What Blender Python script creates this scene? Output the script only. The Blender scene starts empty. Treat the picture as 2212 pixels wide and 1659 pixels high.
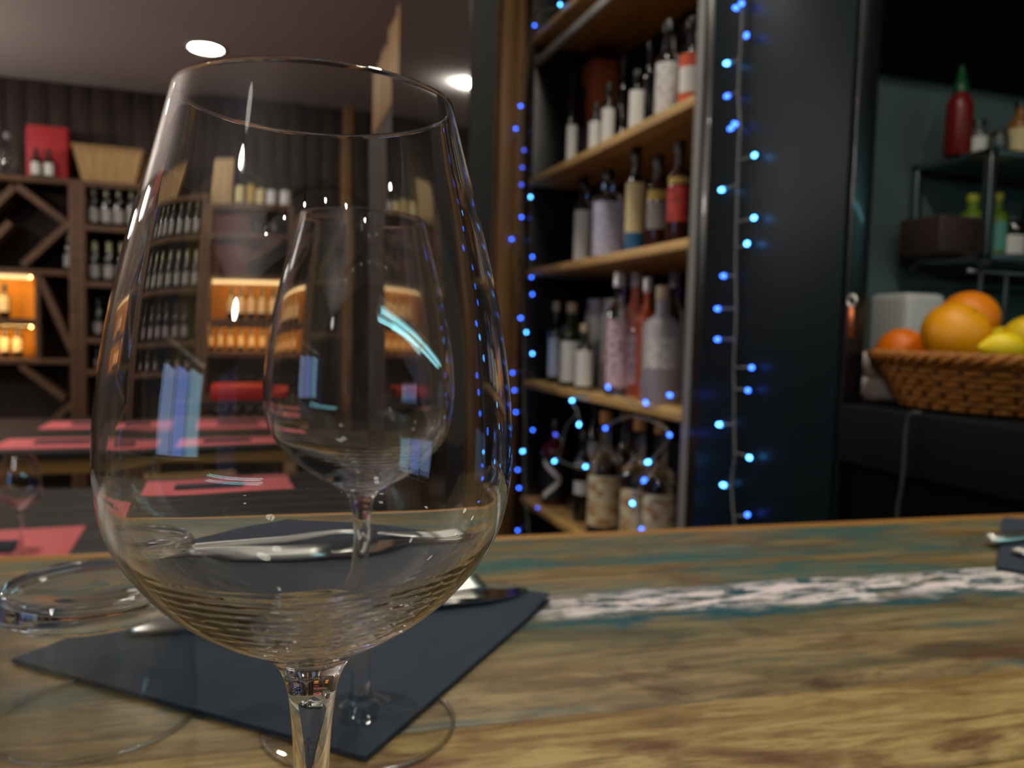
import bpy, bmesh, math, random
from math import sin, cos, pi, radians, atan2, sqrt
from mathutils import Vector, Matrix
random.seed(7)
S = bpy.context.scene
COL = S.collection
ZO = 1.275            # eye height above the floor; positions below are given relative to the eye

# ------------------------------------------------------------------ camera
YAW, PITCH, ROLL, FPX = radians(18.7), radians(3.8), radians(1.5), 1700.0
fw = Vector((sin(YAW)*cos(PITCH), cos(YAW)*cos(PITCH), -sin(PITCH)))
r0 = Vector((cos(YAW), -sin(YAW), 0)); u0 = r0.cross(fw)
rt = r0*cos(ROLL) + u0*sin(ROLL); up = -r0*sin(ROLL) + u0*cos(ROLL)
cam = bpy.data.cameras.new('camera'); co = bpy.data.objects.new('camera', cam); COL.objects.link(co)
M = Matrix.Identity(4)
for i in range(3):
    M[i][0], M[i][1], M[i][2] = rt[i], up[i], -fw[i]
M[2][3] = ZO
co.matrix_world = M
cam.sensor_fit = 'HORIZONTAL'; cam.sensor_width = 36.0; cam.lens = FPX/2212*36
cam.clip_start = 0.01; cam.clip_end = 60
cam.dof.use_dof = True; cam.dof.focus_distance = 0.180; cam.dof.aperture_fstop = 17.0
S.camera = co

def at(px, py, ax, c):
    """world point (eye-relative) where the sight line of a pixel meets the plane coord[ax] = c"""
    d = rt*((px-1106)/FPX) - up*((py-829.5)/FPX) + fw
    return d*(c/d[ax])

# ------------------------------------------------------------------ world, exposure
w = bpy.data.worlds.new('world'); S.world = w; w.use_nodes = True
w.node_tree.nodes['Background'].inputs[0].default_value = (0.02, 0.025, 0.04, 1)
w.node_tree.nodes['Background'].inputs[1].default_value = 0.15
S.view_settings.view_transform = 'Standard'; S.view_settings.look = 'None'
S.view_settings.gamma = 1.0; S.view_settings.use_curve_mapping = False
S.view_settings.exposure = 0.0
cy_ = S.cycles
cy_.max_bounces = 28; cy_.transmission_bounces = 28; cy_.glossy_bounces = 10; cy_.diffuse_bounces = 4
cy_.transparent_max_bounces = 16
cy_.sample_clamp_indirect = 6.0; cy_.sample_clamp_direct = 0.0
cy_.caustics_reflective = False; cy_.caustics_refractive = True; cy_.blur_glossy = 0.3
cy_.use_denoising = True

LAMP = 120.0          # ceiling downlights
TUBE = 9.0           # kitchen tubes
GLOBE_FILL = 98.0          # unseen globes added to brighten the ceiling
LED = 12.0            # rack strips
FAIRY = 9.0

# ------------------------------------------------------------------ materials
def lin(c):
    return tuple(((x/255)/12.92 if x/255 <= .04045 else ((x/255+.055)/1.055)**2.4) for x in c)
MATS = {}
def mat(name, rgb, rough=.5, metal=0., trans=0., ior=1.5, emit=0., coat=0., spec=.5, var=0., vscale=(8, 8, 8), bump=0., bscale=60.):
    if name in MATS: return MATS[name]
    m = bpy.data.materials.new(name); m.use_nodes = True
    nt = m.node_tree; b = nt.nodes['Principled BSDF']
    c = lin(rgb)+(1,)
    b.inputs['Base Color'].default_value = c
    b.inputs['Roughness'].default_value = rough; b.inputs['Metallic'].default_value = metal
    b.inputs['Transmission Weight'].default_value = trans; b.inputs['IOR'].default_value = ior
    b.inputs['Coat Weight'].default_value = coat; b.inputs['Specular IOR Level'].default_value = spec
    if emit:
        b.inputs['Emission Color'].default_value = c; b.inputs['Emission Strength'].default_value = emit
    if var or bump:
        tc = nt.nodes.new('ShaderNodeTexCoord'); mp = nt.nodes.new('ShaderNodeMapping')
        mp.inputs['Scale'].default_value = vscale
        nt.links.new(tc.outputs['Object'], mp.inputs['Vector'])
        n = nt.nodes.new('ShaderNodeTexNoise'); n.inputs['Scale'].default_value = 1.0; n.inputs['Detail'].default_value = 5
        nt.links.new(mp.outputs[0], n.inputs['Vector'])
        if var:
            rp = nt.nodes.new('ShaderNodeValToRGB')
            rp.color_ramp.elements[0].position = .3; rp.color_ramp.elements[1].position = .7
            rp.color_ramp.elements[0].color = tuple(x*(1-var) for x in c[:3])+(1,)
            rp.color_ramp.elements[1].color = tuple(min(1, x*(1+var)) for x in c[:3])+(1,)
            nt.links.new(n.outputs['Fac'], rp.inputs[0]); nt.links.new(rp.outputs[0], b.inputs['Base Color'])
        if bump:
            n2 = nt.nodes.new('ShaderNodeTexNoise'); n2.inputs['Scale'].default_value = bscale
            nt.links.new(tc.outputs['Object'], n2.inputs['Vector'])
            bp = nt.nodes.new('ShaderNodeBump'); bp.inputs['Strength'].default_value = bump; bp.inputs['Distance'].default_value = .002
            nt.links.new(n2.outputs['Fac'], bp.inputs['Height']); nt.links.new(bp.outputs[0], b.inputs['Normal'])
    MATS[name] = m
    return m
def emis(name, rgb, strength):
    if name in MATS: return MATS[name]
    m = bpy.data.materials.new(name); m.use_nodes = True; nt = m.node_tree; nt.nodes.clear()
    e = nt.nodes.new('ShaderNodeEmission'); o = nt.nodes.new('ShaderNodeOutputMaterial')
    e.inputs[0].default_value = tuple(rgb)+(1,); e.inputs[1].default_value = strength
    nt.links.new(e.outputs[0], o.inputs[0]); MATS[name] = m
    return m

M_glass = mat('clear_glass', (252, 253, 254), rough=0, trans=1, ior=1.5)
def thin_glass():
    m = bpy.data.materials.new('thin_glass'); m.use_nodes = True; nt = m.node_tree; nt.nodes.clear()
    N = nt.nodes.new
    tr, gl, mx, o = N('ShaderNodeBsdfTransparent'), N('ShaderNodeBsdfGlossy'), N('ShaderNodeMixShader'), N('ShaderNodeOutputMaterial')
    tr.inputs[0].default_value = (.985, .99, .99, 1); gl.inputs['Roughness'].default_value = 0.02
    lw = N('ShaderNodeLayerWeight'); lw.inputs[0].default_value = .5
    p = N('ShaderNodeMath'); p.operation = 'POWER'; p.inputs[1].default_value = 4.
    q = N('ShaderNodeMath'); q.operation = 'MULTIPLY_ADD'; q.inputs[1].default_value = .9; q.inputs[2].default_value = .04
    L = nt.links.new
    L(lw.outputs['Facing'], p.inputs[0]); L(p.outputs[0], q.inputs[0]); L(q.outputs[0], mx.inputs[0])
    L(tr.outputs[0], mx.inputs[1]); L(gl.outputs[0], mx.inputs[2]); L(mx.outputs[0], o.inputs[0])
    return m
M_thin = thin_glass()
M_black = mat('black_lacquer', (16, 18, 20), rough=.28, coat=.2)
M_blackmatt = mat('black_matt_paint', (14, 14, 15), rough=.6)
M_pillar = mat('glossy_black_panel', (20, 19, 20), rough=.10, coat=1.0, spec=.9)
M_teal = mat('dark_teal_lacquer', (11, 27, 32), rough=.38, spec=.16)
M_shelf = mat('oak_shelf', (208, 166, 100), rough=.5, var=.25, vscale=(30, 3, 30))
M_clad = mat('cladding_wood', (138, 98, 54), rough=.6, var=.45, vscale=(40, 40, 3))
M_rack = mat('rack_wood', (88, 60, 37), rough=.65, var=.3, vscale=(8, 20, 20))
M_plank = mat('pale_plank', (176, 140, 96), rough=.6, var=.25, vscale=(40, 40, 3))
M_darkwood = mat('dark_wall_wood', (50, 37, 32), rough=.75, var=.4, vscale=(20, 20, 3))
M_ceil = mat('ceiling_paint', (206, 196, 192), rough=.9, var=.03, vscale=(2, 2, 2))
M_floor = mat('floor_tile', (96, 84, 74), rough=.5, var=.3, vscale=(3, 3, 3))
M_wall = mat('wall_paint_cream', (74, 62, 54), rough=.85)
M_kwall = mat('kitchen_wall_paint', (88, 108, 106), rough=.6, var=.08, vscale=(3, 3, 3))
M_napkin = mat('navy_napkin', (40, 52, 66), rough=.9, var=.08, vscale=(80, 80, 80), bump=.4, bscale=1500)
M_pink = mat('pink_placemat', (226, 112, 114), rough=.85)
M_steel = mat('polished_steel', (222, 220, 212), rough=.3, metal=1)
M_brushed = mat('brushed_steel', (150, 155, 156), rough=.35, metal=1)
M_whitelens = emis('lamp_glow', (1.0, .93, .80), LAMP)
M_ring = mat('white_trim_ring', (225, 222, 215), rough=.4)
M_wire = mat('clear_grey_cable', (120, 120, 112), rough=.35)
M_yellowwood = mat('chair_oak', (150, 112, 52), rough=.5, var=.2, vscale=(6, 6, 30))
M_tabletop = mat('table_top_dark', (24, 20, 18), rough=.55, var=.3, vscale=(3, 30, 30))
M_cork = mat('cork', (170, 120, 66), rough=.8, var=.2, vscale=(200, 200, 200))
M_foil = mat('pale_foil', (150, 150, 118), rough=.45, metal=.3)
M_blackcap = mat('black_cap', (14, 14, 16), rough=.3)
M_creamcap = mat('cream_cap', (190, 170, 140), rough=.5)
M_darkglass = mat('dark_bottle_glass', (10, 12, 10), rough=.07, coat=.6)
M_greenglass = mat('green_bottle_glass', (60, 78, 28), rough=.06, trans=.6)
M_clearbottle = mat('clear_bottle_glass', (238, 240, 242), rough=.02, trans=1.0)
M_amberglass = mat('brown_bottle_glass', (58, 30, 24), rough=.08)
M_redglass = mat('dark_red_bottle_glass', (88, 14, 14), rough=.08)
M_frost = mat('frosted_bottle_glass', (200, 194, 200), rough=.35, trans=.45)
M_pinkglass = mat('pink_bottle_glass', (216, 120, 100), rough=.06, trans=.35)
M_orangeglass = mat('orange_bottle_glass', (206, 92, 40), rough=.06, trans=.3)
def label_mat(name, rgb, ink=None, sc=(60, 60, 90)):
    if name in MATS: return MATS[name]
    m = mat(name, rgb, rough=.6)
    if ink:
        nt = m.node_tree; b = nt.nodes['Principled BSDF']
        tc = nt.nodes.new('ShaderNodeTexCoord'); mp = nt.nodes.new('ShaderNodeMapping'); mp.inputs['Scale'].default_value = sc
        n = nt.nodes.new('ShaderNodeTexNoise'); n.inputs['Scale'].default_value = 1; n.inputs['Detail'].default_value = 2
        rp = nt.nodes.new('ShaderNodeValToRGB'); rp.color_ramp.elements[0].position = .50; rp.color_ramp.elements[1].position = .60
        rp.color_ramp.elements[0].color = lin(rgb)+(1,); rp.color_ramp.elements[1].color = lin(ink)+(1,)
        nt.links.new(tc.outputs['Object'], mp.inputs[0]); nt.links.new(mp.outputs[0], n.inputs[0])
        nt.links.new(n.outputs['Fac'], rp.inputs[0]); nt.links.new(rp.outputs[0], b.inputs['Base Color'])
    return m

# bar plank material ------------------------------------------------
def plank_mat(name, base, mid, light, stain, teal=0., white=None, seed=0.):
    m = bpy.data.materials.new(name); m.use_nodes = True; nt = m.node_tree; b = nt.nodes['Principled BSDF']
    N, Lk = nt.nodes.new, nt.links.new
    tc = N('ShaderNodeTexCoord')
    def noise(scale, detail=6, rough=.6, dist=0., off=(0, 0, 0)):
        mp = N('ShaderNodeMapping'); mp.inputs['Scale'].default_value = scale
        mp.inputs['Location'].default_value = (seed+off[0], seed*.7+off[1], off[2]); Lk(tc.outputs['Object'], mp.inputs[0])
        n = N('ShaderNodeTexNoise'); n.inputs['Scale'].default_value = 1; n.inputs['Detail'].default_value = detail
        n.inputs['Roughness'].default_value = rough; n.inputs['Distortion'].default_value = dist
        Lk(mp.outputs[0], n.inputs[0]); return n.outputs['Fac']
    def ramp(src, *st):
        r = N('ShaderNodeValToRGB')
        while len(r.color_ramp.elements) < len(st): r.color_ramp.elements.new(.5)
        for e, (p, c) in zip(r.color_ramp.elements, st):
            e.position = p; e.color = (c, c, c, 1) if isinstance(c, (int, float)) else lin(c)+(1,)
        Lk(src, r.inputs[0]); return r.outputs[0]
    def mix(f, a, c):
        x = N('ShaderNodeMix'); x.data_type = 'RGBA'
        Lk(f, x.inputs['Factor']); Lk(a, x.inputs[6]) if not isinstance(a, tuple) else setattr(x.inputs[6], 'default_value', lin(a)+(1,))
        if isinstance(c, tuple): x.inputs[7].default_value = lin(c)+(1,)
        else: Lk(c, x.inputs[7])
        return x.outputs[2]
    def math_(op, a, c):
        x = N('ShaderNodeMath'); x.operation = op
        for i, v in enumerate((a, c)):
            if isinstance(v, (int, float)): x.inputs[i].default_value = v
            else: Lk(v, x.inputs[i])
        return x.outputs[0]
    grain = noise((5, 42, 5), 8, .65, .6)
    col = ramp(grain, (.30, base), (.48, mid), (.68, light))
    fine = noise((90, 380, 60), 6, .75)
    col = mix(ramp(fine, (.42, .0), (.75, .55)), col, base)
    mott = noise((11, 80, 30), 9, .74, .5)
    col = mix(ramp(mott, (.47, 0.), (.58, .85)), col, light)
    dk = noise((16, 120, 30), 8, .72, .4, (7, 2, 0))
    col = mix(ramp(dk, (.52, 0.), (.62, .75)), col, base)
    st = noise((7.5, 21, 5), 7, .66, 1.1, (4.3, 2.1, 0))
    col = mix(ramp(st, (.52, 0.), (.64, .85)), col, stain)
    ln = noise((1.2, 90, 1), 3, .5, .3, (9, 3, 0))
    col = mix(ramp(ln, (.60, 0.), (.66, .55)), col, (60, 48, 34))
    if teal:
        te = noise((7, 40, 5), 6, .6, .5, (2, 7, 0))
        col = mix(ramp(te, (.58-teal*.16, 0.), (.70-teal*.1, .85)), col, (40, 96, 96))
        te2 = noise((4, 22, 5), 5, .6, .5, (12, 1, 0))
        col = mix(ramp(te2, (.5, 0.), (.68, .6)), col, (84, 96, 72))
    if white:
        v0, v1, x0 = white
        sx = N('ShaderNodeSeparateXYZ'); Lk(tc.outputs['Object'], sx.inputs[0])
        wob = noise((14, 30, 1), 4, .6)
        vv = math_('ADD', sx.outputs[1], math_('MULTIPLY', math_('SUBTRACT', wob, .5), .045))
        def band(a, c, so):
            mr = N('ShaderNodeMapRange'); mr.interpolation_type = 'SMOOTHSTEP'; Lk(vv, mr.inputs[0])
            mr.inputs[1].default_value = a-so; mr.inputs[2].default_value = a+so
            m2 = N('ShaderNodeMapRange'); m2.interpolation_type = 'SMOOTHSTEP'; Lk(vv, m2.inputs[0])
            m2.inputs[1].default_value = c-so; m2.inputs[2].default_value = c+so; m2.inputs[3].default_value = 1; m2.inputs[4].default_value = 0
            return math_('MULTIPLY', mr.outputs[0], m2.outputs[0])
        mx = N('ShaderNodeMapRange'); Lk(sx.outputs[0], mx.inputs[0]); mx.inputs[1].default_value = x0-.03; mx.inputs[2].default_value = x0+.05
        tb = math_('MULTIPLY', band(v0-.016, v1+.002, .006), mx.outputs[0])
        tn = ramp(noise((22, 130, 10), 6, .65), (.36, 0.), (.52, 1.))
        col = mix(math_('MULTIPLY', tb, tn), col, (22, 84, 94))
        wn = ramp(noise((30, 150, 10), 9, .78, .6, (1, 5, 0)), (.475, 0.), (.515, 1.))
        wb = math_('MULTIPLY', band(v0, v1-.004, .008), mx.outputs[0])
        wm = math_('MULTIPLY', wb, wn)
        col = mix(wm, col, (255, 240, 238))
    Lk(col, b.inputs['Base Color'])
    b.inputs['Roughness'].default_value = .42; b.inputs['Coat Weight'].default_value = .12; b.inputs['Coat Roughness'].default_value = .25
    bp = N('ShaderNodeBump'); bp.inputs['Strength'].default_value = .35; bp.inputs['Distance'].default_value = .0012
    Lk(math_('ADD', fine, mott), bp.inputs['Height']); Lk(bp.outputs[0], b.inputs['Normal'])
    return m

# ------------------------------------------------------------------ object helpers
def link(o, parent=None):
    COL.objects.link(o)
    if parent is not None: o.parent = parent
    return o
def obj(name, me, m, parent=None, loc=None, rot=None):
    o = bpy.data.objects.new(name, me)
    if m is not None and not me.materials: me.materials.append(m)
    link(o, parent)
    if loc: o.location = loc
    if rot: o.rotation_euler = rot
    return o
def thing(name, label, cat, loc=(0, 0, 0), rz=0., group=None):
    o = bpy.data.objects.new(name, None); link(o)
    o.empty_display_size = .02
    o.location = (loc[0], loc[1], loc[2]+ZO); o.rotation_euler = (0, 0, rz)
    o['label'] = label; o['category'] = cat
    if group: o['group'] = group
    return o
def tag(o, label, cat, group=None):
    o['label'] = label; o['category'] = cat
    if group: o['group'] = group
    return o
def struct(name, me, m):
    o = obj(name, me, m); o.location.z += ZO; o['kind'] = 'structure'; return o
def copy_tree(o, parent=None):
    c = o.copy(); COL.objects.link(c)
    if parent is not None: c.parent = parent
    for ch in list(o.children): copy_tree(ch, c)
    return c
def mesh(name, v, f, smooth=False):
    me = bpy.data.meshes.new(name); me.from_pydata([tuple(p) for p in v], [], f); me.update()
    if smooth: me.shade_smooth()
    return me
def boxm(x0, x1, y0, y1, z0, z1, bev=0., seg=2):
    bm = bmesh.new(); bmesh.ops.create_cube(bm, size=1)
    for v in bm.verts:
        v.co = Vector(((x0+x1)/2+v.co.x*(x1-x0), (y0+y1)/2+v.co.y*(y1-y0), (z0+z1)/2+v.co.z*(z1-z0)))
    if bev:
        bmesh.ops.bevel(bm, geom=bm.edges[:]+bm.verts[:], offset=bev, segments=seg, affect='EDGES', profile=.5)
    me = bpy.data.meshes.new('box'); bm.to_mesh(me); bm.free()
    if bev: me.shade_smooth()
    return me
def lathe(prof, seg=24, sq=2., smooth=True, closed=False, sx=1., sy=1.):
    v, f = [], []
    n = len(prof)
    for (r, z) in prof:
        for k in range(seg):
            a = 2*pi*k/seg; c, s = cos(a), sin(a)
            q = 1. if sq == 2. else (abs(c)**sq+abs(s)**sq)**(-1./sq)
            v.append((r*q*c*sx, r*q*s*sy, z))
    for i in range(n-1):
        for k in range(seg):
            k2 = (k+1) % seg
            f.append((i*seg+k, i*seg+k2, (i+1)*seg+k2, (i+1)*seg+k))
    if closed:
        f.append(tuple(range(seg-1, -1, -1))); f.append(tuple((n-1)*seg+k for k in range(seg)))
    me = mesh('lathe', v, f, smooth)
    if smooth:
        try: me.set_sharp_from_angle(angle=radians(50))
        except Exception: pass
    return me
def tube(path, r, seg=8, cyc=False):
    """round tube along a list of points"""
    P = [Vector(p) for p in path]; n = len(P); v, f = [], []
    t0 = (P[1]-P[0]).normalized(); nrm = t0.orthogonal().normalized()
    for i, p in enumerate(P):
        a = P[max(i-1, 0)]; c = P[min(i+1, n-1)]
        if cyc: a, c = P[i-1], P[(i+1) % n]
        t = (c-a).normalized(); nrm = (nrm-t*nrm.dot(t)).normalized(); bn = t.cross(nrm)
        rr = r[i] if isinstance(r, (list, tuple)) else r
        for k in range(seg):
            an = 2*pi*k/seg; v.append(p+(nrm*cos(an)+bn*sin(an))*rr)
    for i in range(n if cyc else n-1):
        j = (i+1) % n
        for k in range(seg):
            k2 = (k+1) % seg; f.append((i*seg+k, i*seg+k2, j*seg+k2, j*seg+k))
    if not cyc:
        f.append(tuple(range(seg-1, -1, -1))); f.append(tuple((n-1)*seg+k for k in range(seg)))
    return mesh('tube', v, f, True)
def beam(a, b, wdt, dep):
    """rectangular bar between two points in an XZ plane (wdt across in plane, dep along Y)"""
    a, b = Vector(a), Vector(b); d = (b-a).normalized(); s = Vector((-d.z, 0, d.x))*wdt/2; y = Vector((0, dep, 0))
    v = [a-s, a+s, b+s, b-s, a-s+y, a+s+y, b+s+y, b-s+y]
    f = [(0, 1, 2, 3), (7, 6, 5, 4), (0, 4, 5, 1), (1, 5, 6, 2), (2, 6, 7, 3), (3, 7, 4, 0)]
    return mesh('beam', v, f)
def catmull(pts, n=8):
    P = [Vector(p) for p in pts]; P = [P[0]*2-P[1]]+P+[P[-1]*2-P[-2]]; out = []
    for i in range(1, len(P)-2):
        for k in range(n):
            t = k/n; a, b, c, d = P[i-1], P[i], P[i+1], P[i+2]
            out.append(.5*((2*b)+(-a+c)*t+(2*a-5*b+4*c-d)*t*t+(-a+3*b-3*c+d)*t**3))
    out.append(P[-2]); return out

# ================================================================== THE SETTING
struct('floor', boxm(-3.4, 3.4, -2.7, 7.0, -ZO-.1, -ZO), M_floor)
struct('ceiling', boxm(-3.4, 3.4, -2.7, 7.0, 1.77, 1.87), M_ceil)
wb = struct('wall_back', boxm(-3.4, 3.4, 6.82, 6.95, -ZO, 1.77), M_darkwood)
x = -2.4; k = 0
while x < 1.9:
    wd = .135+.02*((k*37) % 5)/5
    o = obj('board', boxm(x, x+wd-.005, 6.795+.004*((k*13) % 3), 6.825, .85, 1.77, .002, 1), M_darkwood, wb); x += wd; k += 1
wl = struct('wall_left', boxm(-3.45, -3.3, -2.7, 7.0, -ZO, 1.77), M_wall)
struct('wall_front', boxm(-3.4, 3.4, -2.8, -2.65, -ZO, 1.77), M_wall)
struct('wall_right', boxm(3.3, 3.45, -2.7, 7.0, -ZO, 1.77), M_wall)
# kitchen: wall behind the pass, pale below and dark above
struct('wall_kitchen', boxm(1.3, 3.3, 1.80, 1.9, -ZO, .742), M_kwall)
struct('wall_kitchen_upper', boxm(1.3, 3.3, 1.77, 1.9, .742, 1.77), mat('soot_black_paint', (5, 5, 6), rough=.9, spec=.1))
struct('wall_pass', boxm(.955, 1.05, -1.2, 1.058, -ZO, -.201), mat('soot_black_paint', (5, 5, 6), rough=.9, spec=.1))
# wall that closes the bar side behind cabinet and kitchen
struct('wall_bar_rear', boxm(1.30, 1.36, 1.91, 6.8, -ZO, 1.77), M_blackmatt)

# wooden cladding between the pillar and the shelves
cl = struct('wall_cladding', boxm(.728, 1.30, 2.80, 2.86, -ZO, 1.77), M_blackmatt)
x = .729; k = 0
while x < .95:
    wd = (.043, .058, .036, .065)[k % 4]
    obj('board', boxm(x, x+wd-.004, 2.775+.006*((k*7) % 3), 2.80, -ZO, 1.769, .003, 1), M_clad, cl); x += wd; k += 1
# glossy black pillar, mirror-like side towards the room
pl = struct('wall_pillar', boxm(.6425, .725, 2.37, 3.585, -ZO, 1.77), M_blackmatt)
obj('gloss_panel', boxm(.64, .642, 2.372, 3.583, -ZO, 1.769), M_pillar, pl)
# half-height plank screen behind it
pk = struct('wall_screen', boxm(.665, .72, 3.59, 4.24, -ZO, 1.34), M_clad)
for k in range(6):
    y0 = 3.592+k*.108
    obj('lower_plank', boxm(.647, .6645, y0, y0+.103, -ZO, .985, .003, 1), M_darkwood, pk)
    obj('plank', boxm(.645-.002*(k % 2), .6645, y0, y0+.103, .99, 1.43+(.03, .0, .015, -.05, -.03, -.06)[k], .003, 1), M_plank, pk)

# tall window on the left wall, blue evening light outside
def mk_window():
    g = struct('window_1', boxm(-3.3, -3.25, -1.52, .12, -.37, -.32), M_ring)
    cols = [((.42, .78, 1.0), 2.6), ((.26, .42, 1.0), 3.2), ((.42, .60, 1.0), 2.4)]
    for i in range(3):
        y0 = -1.46+i*.51
        obj('frame', boxm(-3.3, -3.25, y0-.035, y0+.0, -.32, .66), M_ring, g)
        obj('pane', boxm(-3.3, -3.285, y0+.005, y0+.47, -.315, .60-.05*i), emis('evening_light_%d' % i, *cols[i]), g)
    obj('lintel', boxm(-3.3, -3.25, -1.5, .1, .665, .71), M_ring, g)
mk_window()

# ================================================================== LAMPS
def downlight(x, y, label, big=1.0):
    t = thing('downlight', label, 'ceiling light', (x, y, 1.77), group='round downlights in the ceiling')
    obj('trim_ring', lathe([(.098*big, -.001), (.104*big, -.008), (.118*big, -.006), (.122*big, -.0005), (.098*big, -.0005)], 40), M_ring, t)
    obj('lens', lathe([(.0001, -.004), (.05*big, -.0042), (.097*big, -.003)], 40), M_whitelens, t)
    return t
downlight(-.254, 5.57, 'round white downlight glowing in the ceiling above the wine racks')
for x, y, lb, bg in ((-.25, 3.1, 'round downlight over the dining tables', .8), (.52, 1.45, 'round downlight over the far side of the bar', .8),  # second one here added to light the cladding and shelf fronts
        (-2.37, .89, 'round downlight over the left of the dining room', .8), (-1.92, -.92, 'round downlight near the left windows', .8),
        (1.81, -1.35, 'round downlight in the kitchen ceiling', .55), (.66, .66, 'round downlight over the pass counter', .95), (.72, -.45, 'round downlight over the right end of the bar', 1.0), (-2.3, 4.3, 'round downlight over the left tables', .8)):  # pass and right-end downlights are unseen, added to brighten the fruit
    downlight(x, y, lb, bg)
# unseen globes added outside the view to brighten the ceiling and racks
for k, (x, y, z) in enumerate(((-2.75, 5.3, 1.2), (-2.6, 3.2, 1.2), (-2.4, -1.9, 1.2))):
    g = thing('globe_lamp', ['white globe pendant near the back wall', 'white globe pendant over the left tables', 'white globe pendant by the front wall'][k], 'pendant light', (x, y, z))
    obj('globe', lathe([(.0001, -.11), (.06, -.095), (.095, -.055), (.11, 0), (.095, .055), (.06, .095), (.02, .108)], 32), emis('globe_glow', (1.0, .92, .84), GLOBE_FILL), g)
    obj('cord', tube([(0, 0, .108), (0, 0, .5), (0, 0, 1.77-z)], .003, 6), M_blackcap, g)

# track of small spotlights behind the viewer
tr = thing('spot_track', 'black ceiling track with six small spotlights behind the viewer', 'track light', (0, -1.9, 1.70))
obj('rail', boxm(-1.7, 1.3, -.018, .018, .0, .03, .003), M_black, tr)
obj('ceiling_mount', boxm(-.06, .06, -.03, .03, .0305, .07), M_black, tr)
for k in range(6):
    x_ = -1.5+k*.52
    hd = obj('spot_head', lathe([(.026, -.10), (.028, -.05), (.022, -.02), (.006, -.001), (.006, -.0005)], 20), M_blackcap, tr, (x_, 0, 0))
    obj('spot_lens', lathe([(.0001, -.098), (.015, -.098), (.024, -.096)], 20), emis('spot_glow', (1.0, .90, .76), 320), hd)

# twin tube fittings hanging in the kitchen
for k in range(2):
    tf = thing('tube_light', ['twin tube light hanging in the kitchen, end over the pass', 'twin tube light hanging deeper in the kitchen'][k], 'ceiling light', (1.42+k*1.22, -1.16, .60), group=None)
    obj('housing', boxm(-.59, .59, -.10, .10, .02, .06, .006), M_ring, tf)
    for s in (-1, 1):
        obj('tube', tube([(-.57, s*.06, 0), (0, s*.06, 0), (.57, s*.06, 0)], .014, 12), emis('tube_glow', (.36, .92, 1.0), TUBE), tf)
        obj('hanger', tube([(s*.4, 0, .06), (s*.4, 0, 1.165)], .004, 6), M_brushed, tf)

# ================================================================== BAR COUNTER
A = radians(-3.8)
bar = thing('bar_counter', 'worn wooden bar top of old painted planks under the glasses', 'bar counter', (0, 0, -.175), A)
PL = [  # v0, v1, material
    (.4965, .6325, plank_mat('plank_far', (92, 70, 38), (132, 106, 62), (152, 130, 84), (104, 68, 34), teal=1.0, seed=3.1)),
    (.3325, .4955, plank_mat('plank_white_strip', (92, 76, 52), (130, 108, 72), (162, 140, 98), (78, 50, 34), teal=.15, white=(.448, .494, .13), seed=11.7)),
    (.2590, .3318, plank_mat('plank_golden', (112, 86, 50), (158, 130, 80), (190, 164, 106), (92, 54, 34), seed=5.2)),
    (.1300, .2570, plank_mat('plank_near', (112, 90, 56), (164, 132, 78), (196, 168, 106), (90, 56, 34), teal=.35, seed=21.)),
    (.0300, .1285, plank_mat('plank_front', (100, 80, 46), (140, 112, 66), (160, 140, 90), (80, 50, 34), teal=.2, seed=31.)),
]
for i, (v0, v1, m) in enumerate(PL):
    bm_ = boxm(-1.5, .92, v0, v1, -.038, -.0004*(i % 2), .0022, 2)
    obj('plank', bm_, m, bar)
obj('sub_frame', boxm(-1.48, .90, .05, .615, -.075, -.0385), M_clad, bar)
obj('back_edge', boxm(-1.5, .92, .6330, .6455, -.040, .0005, .003, 2), mat('edge_strip_wood', (158, 112, 54), rough=.45, var=.2, vscale=(4, 60, 60)), bar)
for k in range(12):
    obj('front_board', boxm(-1.45+k*.2, -1.255+k*.2, .40, .42, -ZO+.175, -.0755, .002, 1), M_clad, bar)

# ================================================================== GLASSWARE
def glass_part(name, prof, parent, seg=144, disp=None, gm=None):
    """surface of revolution (optionally slightly uneven) with exact smooth normals"""
    n = len(prof); P = []
    for i, (r, z) in enumerate(prof):
        row = []
        for k in range(seg):
            an = 2*pi*k/seg; rr = r+(disp(i, an, r, z) if disp else 0)
            row.append(Vector((rr*cos(an), rr*sin(an), z)))
        P.append(row)
    v, f, nn = [], [], []
    for i in range(n):
        for k in range(seg):
            du = P[i][(k+1) % seg]-P[i][k-1]; dv = P[min(i+1, n-1)][k]-P[max(i-1, 0)][k]
            v.append(P[i][k]); nn.append(tuple(du.cross(dv).normalized()))
    for i in range(n-1):
        for k in range(seg):
            k2 = (k+1) % seg; f.append((i*seg+k, i*seg+k2, (i+1)*seg+k2, (i+1)*seg+k))
    me = mesh(name, v, f, True); me.normals_split_custom_set_from_vertices(nn)
    return obj(name, me, gm or M_glass, parent)
def pol(pts, n=7):
    return [(max(p.x, .00002), p.z) for p in catmull([(r, 0, z) for r, z in pts], n)]
H0, H1 = .103, .2212
OUT = [(0, .0085), (.03, .0135), (.07, .0215), (.12, .0292), (.18, .0355), (.25, .0403), (.33, .0424), (.41, .0427), (.5, .0419), (.6, .0402),
       (.7, .0378), (.8, .0349), (.9, .0316), (1., .0285)]
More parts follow.
